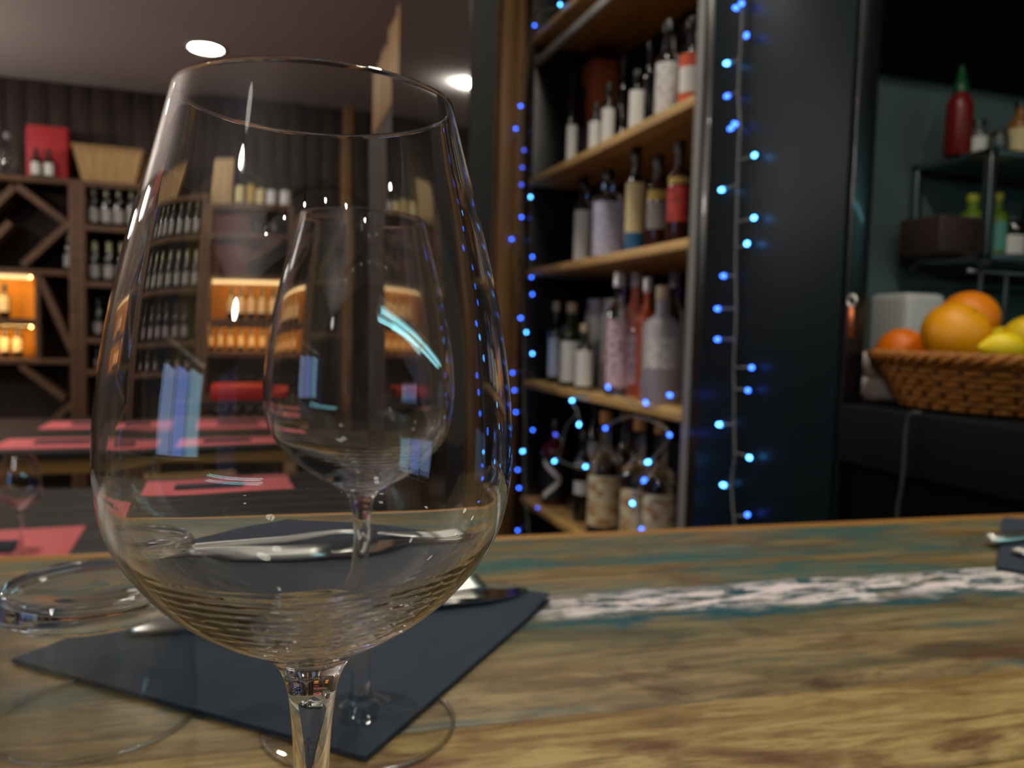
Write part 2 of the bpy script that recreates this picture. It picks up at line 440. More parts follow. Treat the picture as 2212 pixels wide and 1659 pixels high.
def build_glass(label, loc, rz=0., group=None, name='wine_glass'):
    t = thing(name, label, 'wine glass', loc, rz, group)
    outer = [(r, H0+(H1-H0)*q) for q, r in OUT]
    o1 = pol(outer, 8)
    rim = [(.0285-.0001, H1+.0005), (.0285-.0006, H1+.0006), (.0285-.0010, H1+.0001)]
    inner = []
    for q, r in reversed(OUT[1:-1]):
        th = .0011+.0034*max(0, (.30-q)/.30)**1.4
        inner.append((r-th, H0+(H1-H0)*q+ (.0040*max(0, (.2-q)/.2))))
    inner += [(.0085, H0+.0085), (.0045, H0+.0076), (.0001, H0+.0073)]
    i1 = pol([(.0285-.0010, H1+.0001)]+inner, 16)
    n_out = len(o1)+2
    def uneven(i, an, r, z):      # faint drawing ripples inside the lower bowl, as in pressed glass
        if i < n_out or r < .005: return 0.
        q = (z-H0)/(H1-H0); a = max(0., min(1., (.24-q)/.08))
        a *= max(0., cos(an+pi/2)*1.15-.15)**1.2
        if a < 1e-4: return 0.
        return .00020*a*(1+.8*max(0, min(1, (.11-q)/.05)))*(sin(z*3900+2.2*sin(an*3+1)+.8*sin(an*7))+.8*sin(z*6900+1.7*sin(an*5+2))*(.5+.5*sin(an*4+z*900))+.6*sin(an*23+z*2500)*sin(z*3100)+.35*sin(an*61+z*3000)*sin(z*7800+an*29)+.3*sin(an*43-z*5200))
    stem = pol([(.0085, .0068), (.0055, .0115), (.0042, .020), (.0037, .034), (.0036, .052), (.0037, .070), (.0041, .084), (.0050, .0935), (.0064, .0992), (.0085, H0)], 6)
    foot = pol([(.0001, .0006), (.020, .0004), (.040, .0), (.0414, .0004), (.0417, .0010), (.0412, .0016), (.0385, .0021), (.028, .0031), (.018, .0044), (.012, .0056), (.0085, .0068)], 6)
    glass_part('foot', foot, t, gm=M_thin); glass_part('stem', stem, t)
    obj('foot_rim', tube([(.0413*cos(a), .0413*sin(a), .0012) for a in [2*pi*k/120 for k in range(120)]], .00082, 10, True), M_glass, t)
    glass_part('bowl', o1+rim[:2]+i1, t, 300, uneven)
    return t
BZ = -.175
build_glass('large clear wine glass closest to the viewer, its foot out of view', (.014, .173, BZ), group='empty wine glasses')
build_glass('empty wine glass standing on the bar behind the largest glass', (.0483, .3398, BZ), .7, group='empty wine glasses')
build_glass('small-looking wine glass on the dining table with the pink placemat', (-.478, 1.995, -.525+.0015), .2, group='empty wine glasses')
# upturned tumbler
tb = thing('tumbler', 'short clear glass tumbler turned upside down on the bar', 'tumbler', (-.062, .380, BZ))
side_o = pol([(.0418, .0), (.0421, .0007), (.0418, .003), (.0402, .025), (.0388, .042), (.0381, .051)], 8)
side_i = pol([(.0372, .050), (.0384, .030), (.0400, .010), (.0407, .002), (.0411, .0001), (.0418, .0)], 8)
base_o = pol([(.0381, .051), (.0377, .0555), (.0366, .0598), (.034, .0616), (.020, .0610), (.0001, .0608)], 8)
base_i = pol([(.0001, .0490), (.022, .0492), (.032, .0490), (.0345, .0485), (.0381, .051)], 8)
glass_part('wall', side_i[:-1]+side_o, tb, gm=M_thin)
glass_part('base', base_i[:-1]+base_o, tb)
obj('lip', tube([(.0416*cos(a), .0416*sin(a), .0010) for a in [2*pi*k/120 for k in range(120)]], .0009, 10, True), M_glass, tb)

# ================================================================== NAPKINS AND CUTLERY
def napkin(label, C, ang, group='navy napkins on the bar'):
    L = .2135
    t = thing('napkin', label, 'napkin', (C[0], C[1], BZ+.0006), ang, group)
    n = 24; v, f = [], []
    def hgt(i, j, lay):
        u, w_ = i/n, j/n
        e = min(u, w_, 1-u, 1-w_)
        return .0012*lay + .0010*sin(u*6+lay)*sin(w_*5)*(.3+e) + (.0022 if lay else 0)*math.exp(-((1-u)**2+(w_)**2)*60)*1.5
    for lay, nm in ((0, 'lower_fold'), (1, 'upper_fold')):
        v, f = [], []
        s = L-.0015*lay
        for sd in (0, 1):
            for i in range(n+1):
                for j in range(n+1):
                    z = hgt(i, j, lay)+(.0010 if sd else 0)
                    v.append((i/n*s, j/n*s, max(z, .0002)+(.0003 if lay else 0)))
        q = (n+1)*(n+1)
        for i in range(n):
            for j in range(n):
                a = i*(n+1)+j; f.append((a+1, a+n+2, a+n+1, a)) ; f.append((q+a, q+a+n+1, q+a+n+2, q+a+1))
        for i in range(n):
            a, b = i, i+1; f.append((a, a+1, q+a+1, q+a)); a = n*(n+1)+i; f.append((a+1, a, q+a, q+a+1))
            a = i*(n+1); f.append((a+n+1, a, q+a, q+a+n+1)); a = i*(n+1)+n; f.append((a, a+n+1, q+a+n+1, q+a))
        obj(nm, mesh('nap', v, f, False), M_napkin, t)
    return t
# corner at B, edges along +x' and +y'
Bc = at(790, 1650, 2, BZ); Rc = at(1190, 1300, 2, BZ); a1 = atan2(Rc.y-Bc.y, Rc.x-Bc.x)
napkin('dark navy paper napkin lying under the wine glass and cutlery', (Bc.x, Bc.y), a1)
napkin('dark navy napkin of the next place, cut by the right edge of the picture', (.553+.213*.62, .448-.213*.785), radians(38.3))

def strip_mesh(st, thick=.0016):
    """st: list of (x, halfwidth, z) – a flat metal strip along x with crowned section"""
    v, f = [], []; m = 5
    for (x_, hw, z_) in st:
        for k in range(m):
            s = -1+2*k/(m-1); v.append((x_, s*hw, z_+thick*(1-s*s)*.9+thick*.35))
        for k in range(m):
            s = 1-2*k/(m-1); v.append((x_, s*hw, z_))
    r_ = 2*m
    for i in range(len(st)-1):
        for k in range(r_):
            k2 = (k+1) % r_; f.append((i*r_+k, (i+1)*r_+k, (i+1)*r_+k2, i*r_+k2))
    f.append(tuple(range(r_))); f.append(tuple((len(st)-1)*r_+k for k in range(r_-1, -1, -1)))
    return mesh('strip', v, f, True)
def knife(label, loc, rz, group=None):
    t = thing('knife', label, 'knife', loc, rz, group)
    obj('handle', strip_mesh([(0, .0035, .0), (.003, .0062, .0), (.02, .0074, .0), (.06, .0066, 0), (.095, .0058, .0), (.108, .0060, .0)], .0065), M_steel, t)
    v = [(.108, -.006, .001), (.118, -.0095, .001), (.16, -.0105, .001), (.205, -.0105, .001), (.225, -.007, .001), (.236, .002, .001), (.232, .006, .001), (.2, .0085, .001), (.108, .006, .001)]
    n = len(v); vv = v+[(a, b, c+.0014) for a, b, c in v]
    f = [tuple(range(n-1, -1, -1)), tuple(range(n, 2*n))]+[(k, (k+1) % n, n+(k+1) % n, n+k) for k in range(n)]
    obj('blade', mesh('blade', vv, f), mat('mirror_steel', (190, 188, 184), rough=.07, metal=1), t)
    return t
def fork(label, loc, rz, group=None):
    t = thing('fork', label, 'fork', loc, rz, group)
    arch = lambda x_: .0005+.007*math.exp(-((x_-.12)/.035)**2)+.004*max(0, (x_-.15)/.05)
    obj('handle', strip_mesh([(x_, hw, arch(x_)) for x_, hw in ((0, .005), (.003, .0085), (.02, .0096), (.05, .0070), (.08, .0042), (.11, .0032), (.135, .0040))], .0045), M_steel, t)
    obj('head', strip_mesh([(x_, hw, arch(x_)) for x_, hw in ((.135, .0040), (.142, .0075), (.15, .0110), (.158, .0120), (.165, .0121))], .0018), M_steel, t)
    for k in range(4):
        y_ = -.0102+k*.0068
        m_ = strip_mesh([(x_, hw, arch(x_)) for x_, hw in ((.164, .0021), (.18, .0018), (.195, .0015), (.204, .0008))], .0018)
        obj('tine', m_, M_steel, t, loc=(0, y_, 0))
    return t
NZ = BZ+.0048
knife('steel table knife on the navy napkin, blade pointing right', (-.060, .4665, NZ), radians(1.5), 'cutlery on the bar')
fork('steel fork on the navy napkin beside the knife, handle to the left', (-.056, .4925, NZ), radians(-1), 'cutlery on the bar')
knife('knife on the napkin at the right edge of the picture', (.606, .5, NZ), radians(4), 'cutlery on the bar')
fork('fork on the napkin at the right edge, nearer than the knife', (.594, .463, NZ), radians(3), 'cutlery on the bar')

# ================================================================== BOTTLE SHELVES (right)
cab = thing('shelf_unit', 'tall black shelf unit with oak shelves full of spirit bottles', 'shelf unit', (0, 0, 0))
CX0, CX1, CY0, CY1 = .94, 1.27, 1.495, 2.66
obj('side_panel', boxm(CX0, CX1, CY0, CY0+.062, -ZO, 1.7, .003), M_black, cab)
obj('side_panel', boxm(CX0, CX1, CY1-.04, CY1, -ZO, 1.7, .003), M_black, cab)
obj('back_panel', boxm(CX1, CX1+.02, CY0, CY1, -ZO, 1.7), M_blackmatt, cab)
SH = [(1.01, 'a'), (.53, 'b'), (.218, 'c'), (-.17, 'd'), (-.585, 'e')]
for z_, _ in SH:
    obj('shelf', boxm(CX0-.012, CX1, CY0+.063, CY1-.041, z_-.024, z_, .002), M_shelf, cab)
obj('rail', boxm(CX0+.0, CX0+.02, CY0+.063, CY1-.041, .915, .94, .002), mat('grey_rail', (150, 148, 142), rough=.5), cab)
obj('end_trim', boxm(CX0-.006, CX0-.0005, CY0+.036, CY0+.062, -ZO, 1.7, .001), mat('grey_edge_trim', (134, 130, 124), rough=.5), cab)

def bottle(px, py_top, zs, wpx, style, glass, lab=None, cap=M_blackcap, label='', X=None, capfrac=.12, group='spirit bottles on the tall shelf unit', lz=(.12, .55), h=None, name='bottle', cat='bottle', lab2=None, sq=2., band=None):
    """a bottle on the shelf at height zs; px, py_top give the sight line of its top"""
    X = X or 1.03
    p = at(px, py_top, 0, X); y = p.y; h = h or max(.08, p.z-zs)
    d = Vector((X, y, zs)).dot(fw); r = wpx*d/FPX/2
    return make_bottle((X, y, zs), h, r, style, glass, lab, cap, label, capfrac, group, lz, name, cat, lab2, sq, band)
def make_bottle(loc, h, r, style, glass, lab, cap, label, capfrac=.12, group=None, lz=(.12, .55), name='bottle', cat='bottle', lab2=None, sq=2., band=None):
    t = thing(name, label, cat, loc, 0, group)
    nr = min(.0145, r*.42)
    if style == 'wine':
        pr = [(.0001, .004), (r*.6, .002), (r*.93, 0), (r, .006), (r, h*.58), (r*.93, h*.64), (r*.6, h*.70), (nr*1.05, h*.75), (nr, h*.80), (nr, h*(1-capfrac*.2))]
    elif style == 'gin':
        pr = [(.0001, .004), (r*.6, .002), (r*.93, 0), (r, .006), (r, h*.60), (r*.96, h*.66), (r*.7, h*.71), (nr*1.1, h*.74), (nr, h*.78), (nr, h*.90)]
    elif style == 'tall':
        pr = [(.0001, .004), (r*.6, .002), (r*.93, 0), (r, .006), (r, h*.66), (r*.85, h*.70), (nr*1.1, h*.75), (nr, h*.8), (nr, h*.93)]
    elif style == 'stout':
        pr = [(.0001, .004), (r*.6, .002), (r*.93, 0), (r, .006), (r*1.02, h*.52), (r*.9, h*.62), (r*.5, h*.68), (nr*1.1, h*.72), (nr, h*.88)]
    else:   # jar
        pr = [(.0001, .004), (r*.6, .002), (r*.93, 0), (r, .006), (r, h*.80), (r*.9, h*.86), (r*.72, h*.9), (r*.7, h*.94)]
    obj('body', lathe(pr, 28, sq), glass, t)
    zt = pr[-1][1]; cr = max(nr*1.18, pr[-1][0]*1.12)
    obj('cap', lathe([(.0001, h), (cr*.9, h), (cr, h-.002), (cr, h*(1-capfrac)), (cr*.8, h*(1-capfrac)-.0006)], 20), cap, t)
    camdir = atan2(-loc[1], -loc[0])
    def patch(z0, z1, m, nm='label', span=2.1, off=.0012):
        n = 18; v, f = [], []
        for j in (0, 1):
            for k in range(n+1):
                a = camdir-span/2+span*k/n; c, s = cos(a), sin(a)
                q = 1. if sq == 2. else (abs(c)**sq+abs(s)**sq)**(-1./sq)
                rr = (r*(1.02 if style == 'stout' else 1)*q+off); v.append((rr*c, rr*s, (z0, z1)[j]))
        for k in range(n): f.append((k, k+1, n+2+k, n+1+k))
        return obj(nm, mesh('label', v, f, True), m, t)
    if lab is not None:
        patch(h*lz[0], h*lz[1], lab)
    if lab2 is not None:
        patch(h*lab2[1], h*lab2[2], lab2[0], off=.0018, span=1.9)
    if band is not None:
        obj('neck_band', lathe([(nr*1.12, h*.80), (nr*1.16, h*.84), (nr*1.12, h*.88)], 20), band, t)
    return t, r, camdir
Lw = label_mat('label_white', (222, 220, 214)); Lwp = label_mat('label_white_printed', (212, 208, 202), (172, 166, 166), (90, 90, 60))
Llil = label_mat('label_lilac_grey', (176, 174, 200), (200, 200, 214)); Lcream = label_mat('label_cream', (222, 204, 150)); Lblue = label_mat('label_blue', (40, 96, 140))
Lyel = label_mat('label_yellow', (190, 160, 70)); Lgry = label_mat('label_grey', (140, 128, 126)); Lred = label_mat('label_red', (196, 62, 52), (150, 40, 34))
Lpink = label_mat('label_pink_print', (222, 196, 204), (150, 120, 150), (60, 60, 120)); Lor = label_mat('label_orange', (206, 84, 44))
Lblu = label_mat('label_pale_blue', (186, 196, 222)); Ltan = label_mat('label_map_cream', (214, 202, 160), (168, 128, 84), (22, 22, 40))
zb, zc, zd, ze = .53, .218, -.17, -.585
# second shelf from the top
bottle(1240, 142, zb, 24, 'wine', M_darkglass, Lw, M_blackcap, 'slim black bottle with narrow white label, furthest left on its shelf', lz=(.06, .45))
bottle(1262, 190, zb, 24, 'wine', M_darkglass, None, M_blackcap, 'black bottle without label standing in front of the orange box', X=1.10)
bx = at(1296, 138, 0, 1.15)
o = obj('gift_box', boxm(-.045, .045, -.05, .05, 0, bx.z-zb, .002), mat('orange_card', (168, 84, 48), rough=.7), None, (1.15, bx.y, zb+ZO)); tag(o, 'burnt orange cardboard bottle box behind the small bottles', 'box')
bottle(1288, 222, zb, 30, 'gin', M_darkglass, Lw, M_blackcap, 'small squat bottle with pale label at the shelf edge', X=.985, lz=(.1, .62))
bottle(1316, 180, zb, 30, 'gin', M_darkglass, Lw, M_blackcap, 'medium black bottle with white label right of the squat one', X=1.0, lz=(.1, .62))
bottle(1350, 118, zb, 34, 'wine', M_darkglass, None, M_blackcap, 'tall dark bottle with a round black stopper', X=1.05)
bottle(1378, 152, zb, 34, 'gin', M_darkglass, Lw, M_blackcap, 'black bottle with white label, middle of the second shelf', X=.99, lz=(.1, .68))
bottle(1408, 88, zb, 32, 'wine', M_darkglass, None, M_blackcap, 'tall plain dark bottle left of the big clear one', X=1.04)
bottle(1447, 46, zb, 56, 'stout', M_clearbottle, Lwp, M_blackcap, 'stout clear bottle with large grey white printed label', X=.985, lz=(.06, .56))
bottle(1498, 40, zb, 56, 'stout', M_clearbottle, Lor, M_blackcap, 'clear bottle with orange label and white centre at the shelf end', X=.985, lz=(.04, .58), lab2=(Lw, .16, .44))
# third shelf
bottle(1262, 384, zc, 40, 'gin', M_clearbottle, Lw, M_blackcap, 'bottle wrapped in a plain white label, furthest left on the third shelf', X=1.02, lz=(.03, .62))
bottle(1282, 376, zc, 34, 'wine', M_darkglass, None, M_blackcap, 'dark bottle behind the two pale ones', X=1.12)
bottle(1316, 366, zc, 70, 'gin', M_clearbottle, Llil, M_blackcap, 'wide bottle with lilac grey label on the third shelf', X=1.0, lz=(.03, .62), sq=3.)
bottle(1376, 318, zc, 44, 'wine', M_darkglass, Lcream, M_blackcap, 'dark bottle with tall cream label ending in a blue band', X=1.0, lz=(.12, .66), lab2=(Lblue, .03, .2))
bottle(1424, 336, zc, 48, 'gin', M_amberglass, Lgry, M_blackcap, 'dark brown bottle with grey label and small yellow emblem', X=1.0, lz=(.22, .5), lab2=(Lyel, .52, .62))
bottle(1470, 305, zc, 50, 'gin', M_amberglass, Lred, M_blackcap, 'dark bottle with a bright red label at the end of the third shelf', X=.985, lz=(.22, .56), lab2=(Lyel, .58, .64))
# fourth shelf
bottle(1203, 652, zd, 34, 'gin', M_darkglass, Lblu, M_creamcap, 'dark green bottle with pale blue label, furthest left on the fourth shelf', X=1.0, lz=(.08, .56))
bottle(1236, 654, zd, 50, 'gin', M_greenglass, Lw, M_creamcap, 'squat green bottle with a white label and cream stopper', X=.985, lz=(.06, .54), sq=3.)
bottle(1264, 700, zd, 40, 'stout', M_greenglass, Lw, M_creamcap, 'short bottle with white label beside the squat green one', X=.97, lz=(.06, .6))
bottle(1290, 646, zd, 50, 'jar', M_frost, Lw, M_frost, 'milky white straight-sided bottle behind the green one', X=1.09, lz=(.5, .8))
bottle(1328, 646, zd, 56, 'jar', M_frost, Lwp, M_frost, 'milky bottle with printed silver label, mid fourth shelf', X=1.09, lz=(.3, .8))
bottle(1340, 588, zd, 54, 'tall', M_clearbottle, Lpink, M_frost, 'tall clear bottle with pink printed label', X=.985, lz=(.07, .62))
bottle(1376, 588, zd, 54, 'tall', M_pinkglass, Lpink, M_frost, 'tall bottle of rose pink spirit', X=1.03, lz=(.1, .5))
bottle(1401, 600, zd, 40, 'tall', M_orangeglass, None, M_frost, 'slim bottle of orange liqueur between pink and frosted bottles', X=1.0)
bottle(1432, 618, zd, 74, 'tall', M_frost, Lwp, M_creamcap, 'frosted clear bottle with faint grey label at the shelf end', X=.985, lz=(.3, .56), sq=3.)
bottle(1458, 588, zd, 44, 'tall', M_clearbottle, None, M_frost, 'long-necked clear bottle behind the frosted one', X=1.12)
# lowest visible shelf
t, r_, cd = bottle(1200, 905, ze, 56, 'gin', M_redglass, label_mat('label_black', (16, 14, 14)), M_blackcap, 'dark red bottle with a big white arrow mark on black', X=1.0, lz=(.05, .6))
def chevron(t, r, cd, h, rr=.0022):
    v, f = [], []
    pts = [(-.85, .50), (.55, .30), (-.85, .10)]; wd = .07
    for s, (pa, pb) in enumerate(((pts[0], pts[1]), (pts[1], pts[2]))):
        n = 8; b0 = len(v)
        for k in range(n+1):
            q = k/n; a = cd-(pa[0]+(pb[0]-pa[0])*q)*-1*1.0; z = (pa[1]+(pb[1]-pa[1])*q)*h
            for dz in (-wd/2*h, wd/2*h): v.append(((r+rr)*cos(a), (r+rr)*sin(a), z+dz))
        for k in range(n): f.append((b0+2*k, b0+2*k+2, b0+2*k+3, b0+2*k+1))
    obj('arrow_mark', mesh('chev', v, f), Lw, t)
chevron(t, r_, cd, .30)
bottle(1262, 930, ze, 40, 'gin', M_darkglass, Lw, M_blackcap, 'black bottle with round white emblem beside the arrow bottle', X=1.0, lz=(.3, .45), lab2=(Lw, .62, .64))
bottle(1284, 860, ze, 40, 'wine', M_clearbottle, Lwp, M_blackcap, 'clear bottle with grey white label behind the corked bottles', X=1.12, lz=(.3, .6))
for px_, py_, wp, lb, X_ in ((1310, 888, 74, 'clear corked rum bottle with cream map label, left of the pair', .985), (1352, 884, 60, 'clear corked bottle standing behind the pair with map labels', 1.1),
                        (1384, 900, 80, 'clear corked rum bottle with cream map label, right of the pair', .985), (1430, 905, 74, 'clear corked bottle furthest right on the lowest shelf', 1.0)):
    bottle(px_, py_, ze, wp, 'stout', M_clearbottle, Ltan, M_cork, lb, X=X_, lz=(.10, .50), capfrac=.10)

# dark partition between the shelves and the pass opening
pt = struct('wall_partition', boxm(.9425, .976, 1.066, 1.4925, -ZO, 1.76), M_blackmatt)
obj('panel', boxm(.936, .942, 1.072, 1.4925, -ZO+.02, 1.69, .002), M_teal, pt)
obj('edge_strip', boxm(.939, .978, 1.0595, 1.0655, -ZO+.005, 1.755, .001), M_black, pt)

# ================================================================== LIGHT STRINGS
M_bulb = emis('blue_led', (.035, .13, 1.0), FAIRY); M_bulbc = emis('cyan_led', (.07, .36, 1.0), FAIRY*1.6)
M_dim = emis('dim_blue_led', (.06, .12, 1.0), FAIRY*.35); M_sock = mat('clear_plastic_socket', (150, 160, 160), rough=.3, trans=.5)
bulb_me = lathe([(.0001, .0105), (.0022, .0098), (.0036, .0074), (.0040, .004), (.0040, 0), (.0001, 0)], 12)
bulb_mes = {}
for nm, m in (('b', M_bulb), ('c', M_bulbc), ('d', M_dim)):
    me = bulb_me.copy(); me.materials.append(m); bulb_mes[nm] = me
sock_me = lathe([(.0001, -.012), (.0018, -.012), (.0022, -.006), (.0028, -.001), (.0028, .0006), (.0001, .0006)], 10); sock_me.materials.append(M_sock)
def string_light(label, wire, bulbs, X, group='blue light strings'):
    t = thing('light_string', label, 'string lights', (0, 0, 0), group=group)
    W = [at(px, py, 0, X) for px, py in wire]
    W = [p+Vector((0, .002*sin(i*2.1), 0)) for i, p in enumerate(W)]
    path = catmull(W, 6)
    obj('wire', tube(path, .0022, 6), M_wire, t)
    for px, py, kd in bulbs:
        p = at(px, py, 0, X-.004)
        q = min(path, key=lambda c: (c-p).length)
        d = (p-q); d = d.normalized() if d.length > 1e-4 else Vector((-1, 0, 0))
        d = (d+Vector((-.35, 0, 0))).normalized()
        rot = Vector((0, 0, 1)).rotation_difference(d).to_euler()
        o = obj('bulb', bulb_mes[kd], None, t, tuple(p), rot)
        obj('socket', sock_me, None, o)
        L_ = (p-q).length-.011
        if L_ > .004:
            obj('lead', tube([q, p-d*.011], .0020, 6), M_wire, t)
string_light('blue light string hanging down the dark teal cabinet, right of the shelves',
    [(1612, -60), (1605, 8), (1600, 80), (1597, 140), (1596, 206), (1597, 275), (1595, 336), (1594, 409), (1590, 471), (1590, 527), (1590, 596), (1589, 667), (1588, 733), (1586, 794), (1585, 850), (1586, 917), (1588, 988), (1580, 1030), (1582, 1080), (1588, 1135), (1590, 1180)],
    [(1603, 8, 'b'), (1594, 18, 'b'), (1612, 78, 'b'), (1574, 136, 'c'), (1575, 206, 'b'), (1583, 275, 'b'), (1592, 270, 'b'), (1629, 336, 'c'), (1563, 409, 'c'), (1628, 471, 'c'), (1613, 527, 'c'),
     (1567, 596, 'b'), (1554, 667, 'b'), (1554, 733, 'b'), (1623, 794, 'b'), (1615, 843, 'b'), (1558, 917, 'c'), (1618, 988, 'c'), (1567, 1049, 'c'), (1614, 1112, 'b')], .926)
string_light('blue light string hanging at the left side of the bottle shelves',
    [(1162, -50), (1156, 0), (1150, 55), (1140, 140), (1132, 229), (1128, 300), (1130, 362), (1126, 426), (1127, 490), (1130, 555), (1128, 620), (1129, 687), (1132, 760), (1132, 843), (1134, 929), (1132, 1015), (1136, 1090), (1142, 1150), (1143, 1190)],
    [(1210, 10, 'c'), (1155, 55, 'b'), (1127, 229, 'b'), (1116, 278, 'b'), (1132, 325, 'd'), (1129, 362, 'd'), (1127, 400, 'd'), (1146, 426, 'c'), (1127, 469, 'b'), (1107, 516, 'b'), (1150, 555, 'b'),
     (1148, 599, 'b'), (1150, 636, 'b'), (1127, 687, 'b'), (1137, 718, 'c'), (1150, 764, 'c'), (1109, 805, 'b'), (1113, 843, 'b'), (1116, 890, 'b'), (1151, 929, 'b'), (1131, 974, 'c'), (1120, 1015, 'b'),
     (1123, 1054, 'b'), (1161, 1097, 'd'), (1120, 1145, 'b')], .926)
string_light('tangled blue light string draped across the lower bottle shelf',
    [(1460, 850), (1450, 862), (1396, 880), (1350, 860), (1314, 846), (1260, 850), (1237, 868), (1248, 890), (1236, 905), (1222, 925), (1215, 960), (1206, 990), (1235, 1005), (1268, 1010), (1300, 960), (1308, 925),
     (1360, 900), (1420, 915), (1447, 942), (1425, 975), (1403, 1000), (1393, 1035), (1372, 1065), (1367, 1090), (1378, 1120), (1386, 1150), (1388, 1190)],
    [(1314, 838, 'b'), (1396, 872, 'b'), (1451, 855, 'b'), (1237, 865, 'c'), (1251, 915, 'c'), (1202, 940, 'd'), (1200, 995, 'c'), (1268, 1007, 'c'), (1308, 925, 'b'), (1447, 940, 'b'), (1403, 997, 'c'),
     (1393, 1035, 'b'), (1367, 1088, 'c'), (1386, 1143, 'b')], .918)

# ================================================================== PASS COUNTER, BASKET, FRUIT
CZ = -.105
tag(obj('pass_counter', boxm(.93, 1.62, -1.2, 1.058, CZ-.095+.0, CZ, .004), mat('matt_black_stone', (6, 7, 10), rough=.8, spec=.15), None, (0, 0, ZO)), 'black pass counter slab carrying the fruit basket', 'counter')
bc = Vector((1.155, .925, CZ))
bk = thing('wicker_basket', 'round brown wicker basket of fruit on the black pass counter', 'basket', bc)
M_wick = mat('wicker', (150, 90, 12), rough=.6, var=.45, vscale=(90, 90, 200)); M_wickd = mat('wicker_dark', (72, 34, 8), rough=.7)
R0, R1, HB = .160, .205, .082
obj('bottom', lathe([(.0001, .002), (R0-.004, .002), (R0-.004, .008), (.0001, .008)], 48), M_wickd, bk)
obj('lining', lathe([(R0-.006, .004), (R1-.007, HB-.004)], 64), M_wickd, bk)
for j in range(9):
    q = (j+.5)/9; rr = R0+(R1-R0)*q; ns = 160; P_ = []
    for k in range(ns):
        a = 2*pi*k/ns; wv = .0032*sin(a*34+(pi if j % 2 else 0)); P_.append(((rr+wv)*cos(a), (rr+wv)*sin(a), .003+HB*q))
    obj('strand', tube(P_, .0046, 6, True), M_wick, bk)
for k in range(34):
    a = 2*pi*(k+.5)/34+0.046
    obj('stake', tube([(R0*cos(a), R0*sin(a), .001), (R1*cos(a), R1*sin(a), HB)], .0026, 5), M_wickd, bk)
for j in range(3):
    P_ = []
    for k in range(260):
        a = 2*pi*k/260; ph = a*22+j*2*pi/3; P_.append(((R1+.002+.0055*cos(ph))*cos(a), (R1+.002+.0055*cos(ph))*sin(a), HB+.0005+.0055*sin(ph)))
    obj('rim_strand', tube(P_, .0052, 6, True), M_wick, bk)
def fruit(name, cat, label, px, py, rpx, rng_x, colr, kind='orange', group=None):
    p = at(px, py, 0, rng_x); d = p.dot(fw); r = rpx*d/FPX
    m = mat(name+'_peel_%d%d%d' % colr, colr, rough=.38, var=.06, vscale=(30, 30, 30), bump=.25, bscale=700)
    seg = 32; pr = []
    for i in range(25):
        t_ = pi*i/24; rr = sin(t_)*r; z = -cos(t_)*r*(.95 if kind == 'orange' else 1.0)
        if kind == 'lemon': z = z*1.25+(.006*math.copysign(max(0, abs(cos(t_))-.9)*10, -cos(t_)))
        pr.append((max(rr, .0001), z))
    t = thing(name, label, cat, p, 0, group)
    o = obj('peel', lathe(pr, seg), m, t)
    st = obj('stem_button', lathe([(.0001, r*.955 if kind == 'orange' else r*1.31), (.0028, r*.95 if kind == 'orange' else r*1.30), (.003, r*.93 if kind == 'orange' else r*1.27)], 8), mat('stem_button_green', (92, 92, 40), rough=.8), t)
    t.rotation_euler = (radians(random.uniform(-50, 50)), radians(90 if kind == 'lemon' else random.uniform(-60, 60)), random.uniform(0, 3))
    return t
fruit('orange', 'orange', 'large yellow orange at the front top of the fruit basket', 2064, 722, 70, 1.10, (252, 168, 8), group='oranges in the basket')
fruit('orange', 'orange', 'orange resting behind and above the front one', 2090, 692, 64, 1.22, (252, 140, 8), group='oranges in the basket')
fruit('orange', 'orange', 'deep orange fruit low at the left side of the basket', 1946, 760, 52, 1.10, (250, 124, 4), group='oranges in the basket')
fruit('orange', 'orange', 'low orange hidden under the two top ones', 2085, 790, 60, 1.20, (230, 140, 12), group='oranges in the basket')
fruit('lemon', 'lemon', 'bright yellow lemon right of the oranges', 2168, 752, 34, 1.06, (240, 208, 8), 'lemon', group='lemons in the basket')
fruit('lemon', 'lemon', 'yellow lemon half hidden behind the lemon in front', 2165, 738, 32, 1.20, (226, 208, 30), 'lemon', group='lemons in the basket')
fruit('lemon', 'grapefruit', 'large pale yellow citrus cut by the right edge of the picture', 2222, 735, 54, 1.16, (226, 190, 10), group=None)
# pale cloth bundle left of the basket
pc = at(1872, 830, 0, 1.04)
cb = thing('folded_cloth', 'pale folded cloth on the pass counter left of the basket', 'cloth', (1.055, 1.02-.07, CZ))
obj('upper_layer', boxm(-.05, .06, -.045, .045, .036, .074, .016, 4), mat('pale_cloth', (226, 212, 204), rough=.9, var=.1, vscale=(20, 20, 20)), cb)
obj('lower_layer', boxm(-.055, .065, -.05, .05, .0, .0355, .012, 4), MATS['pale_cloth'], cb)
tag(obj('back_ledge', boxm(1.0, 1.62, 1.0585, 1.30, CZ-.06, CZ, .002), M_blackmatt, None, (0, 0, ZO)), 'dark ledge behind the pass counter at the end of the basket', 'ledge')
cb.location = (1.09, 1.150, CZ+ZO); cb.scale = (1.35, 1.0, 1.15)
# cable hanging from under the basket
c0 = [at(px, py, 0, .918) for px, py in ((1990, 893), (1972, 892), (1962, 905), (1956, 940), (1953, 1000), (1948, 1050), (1940, 1095), (1936, 1150))]
tag(obj('cable', tube(catmull(c0, 6), .0028, 6), mat('grey_cable', (52, 54, 50), rough=.6), None, (0, 0, ZO)), 'thin grey cable hanging down the dark front under the basket', 'cable')

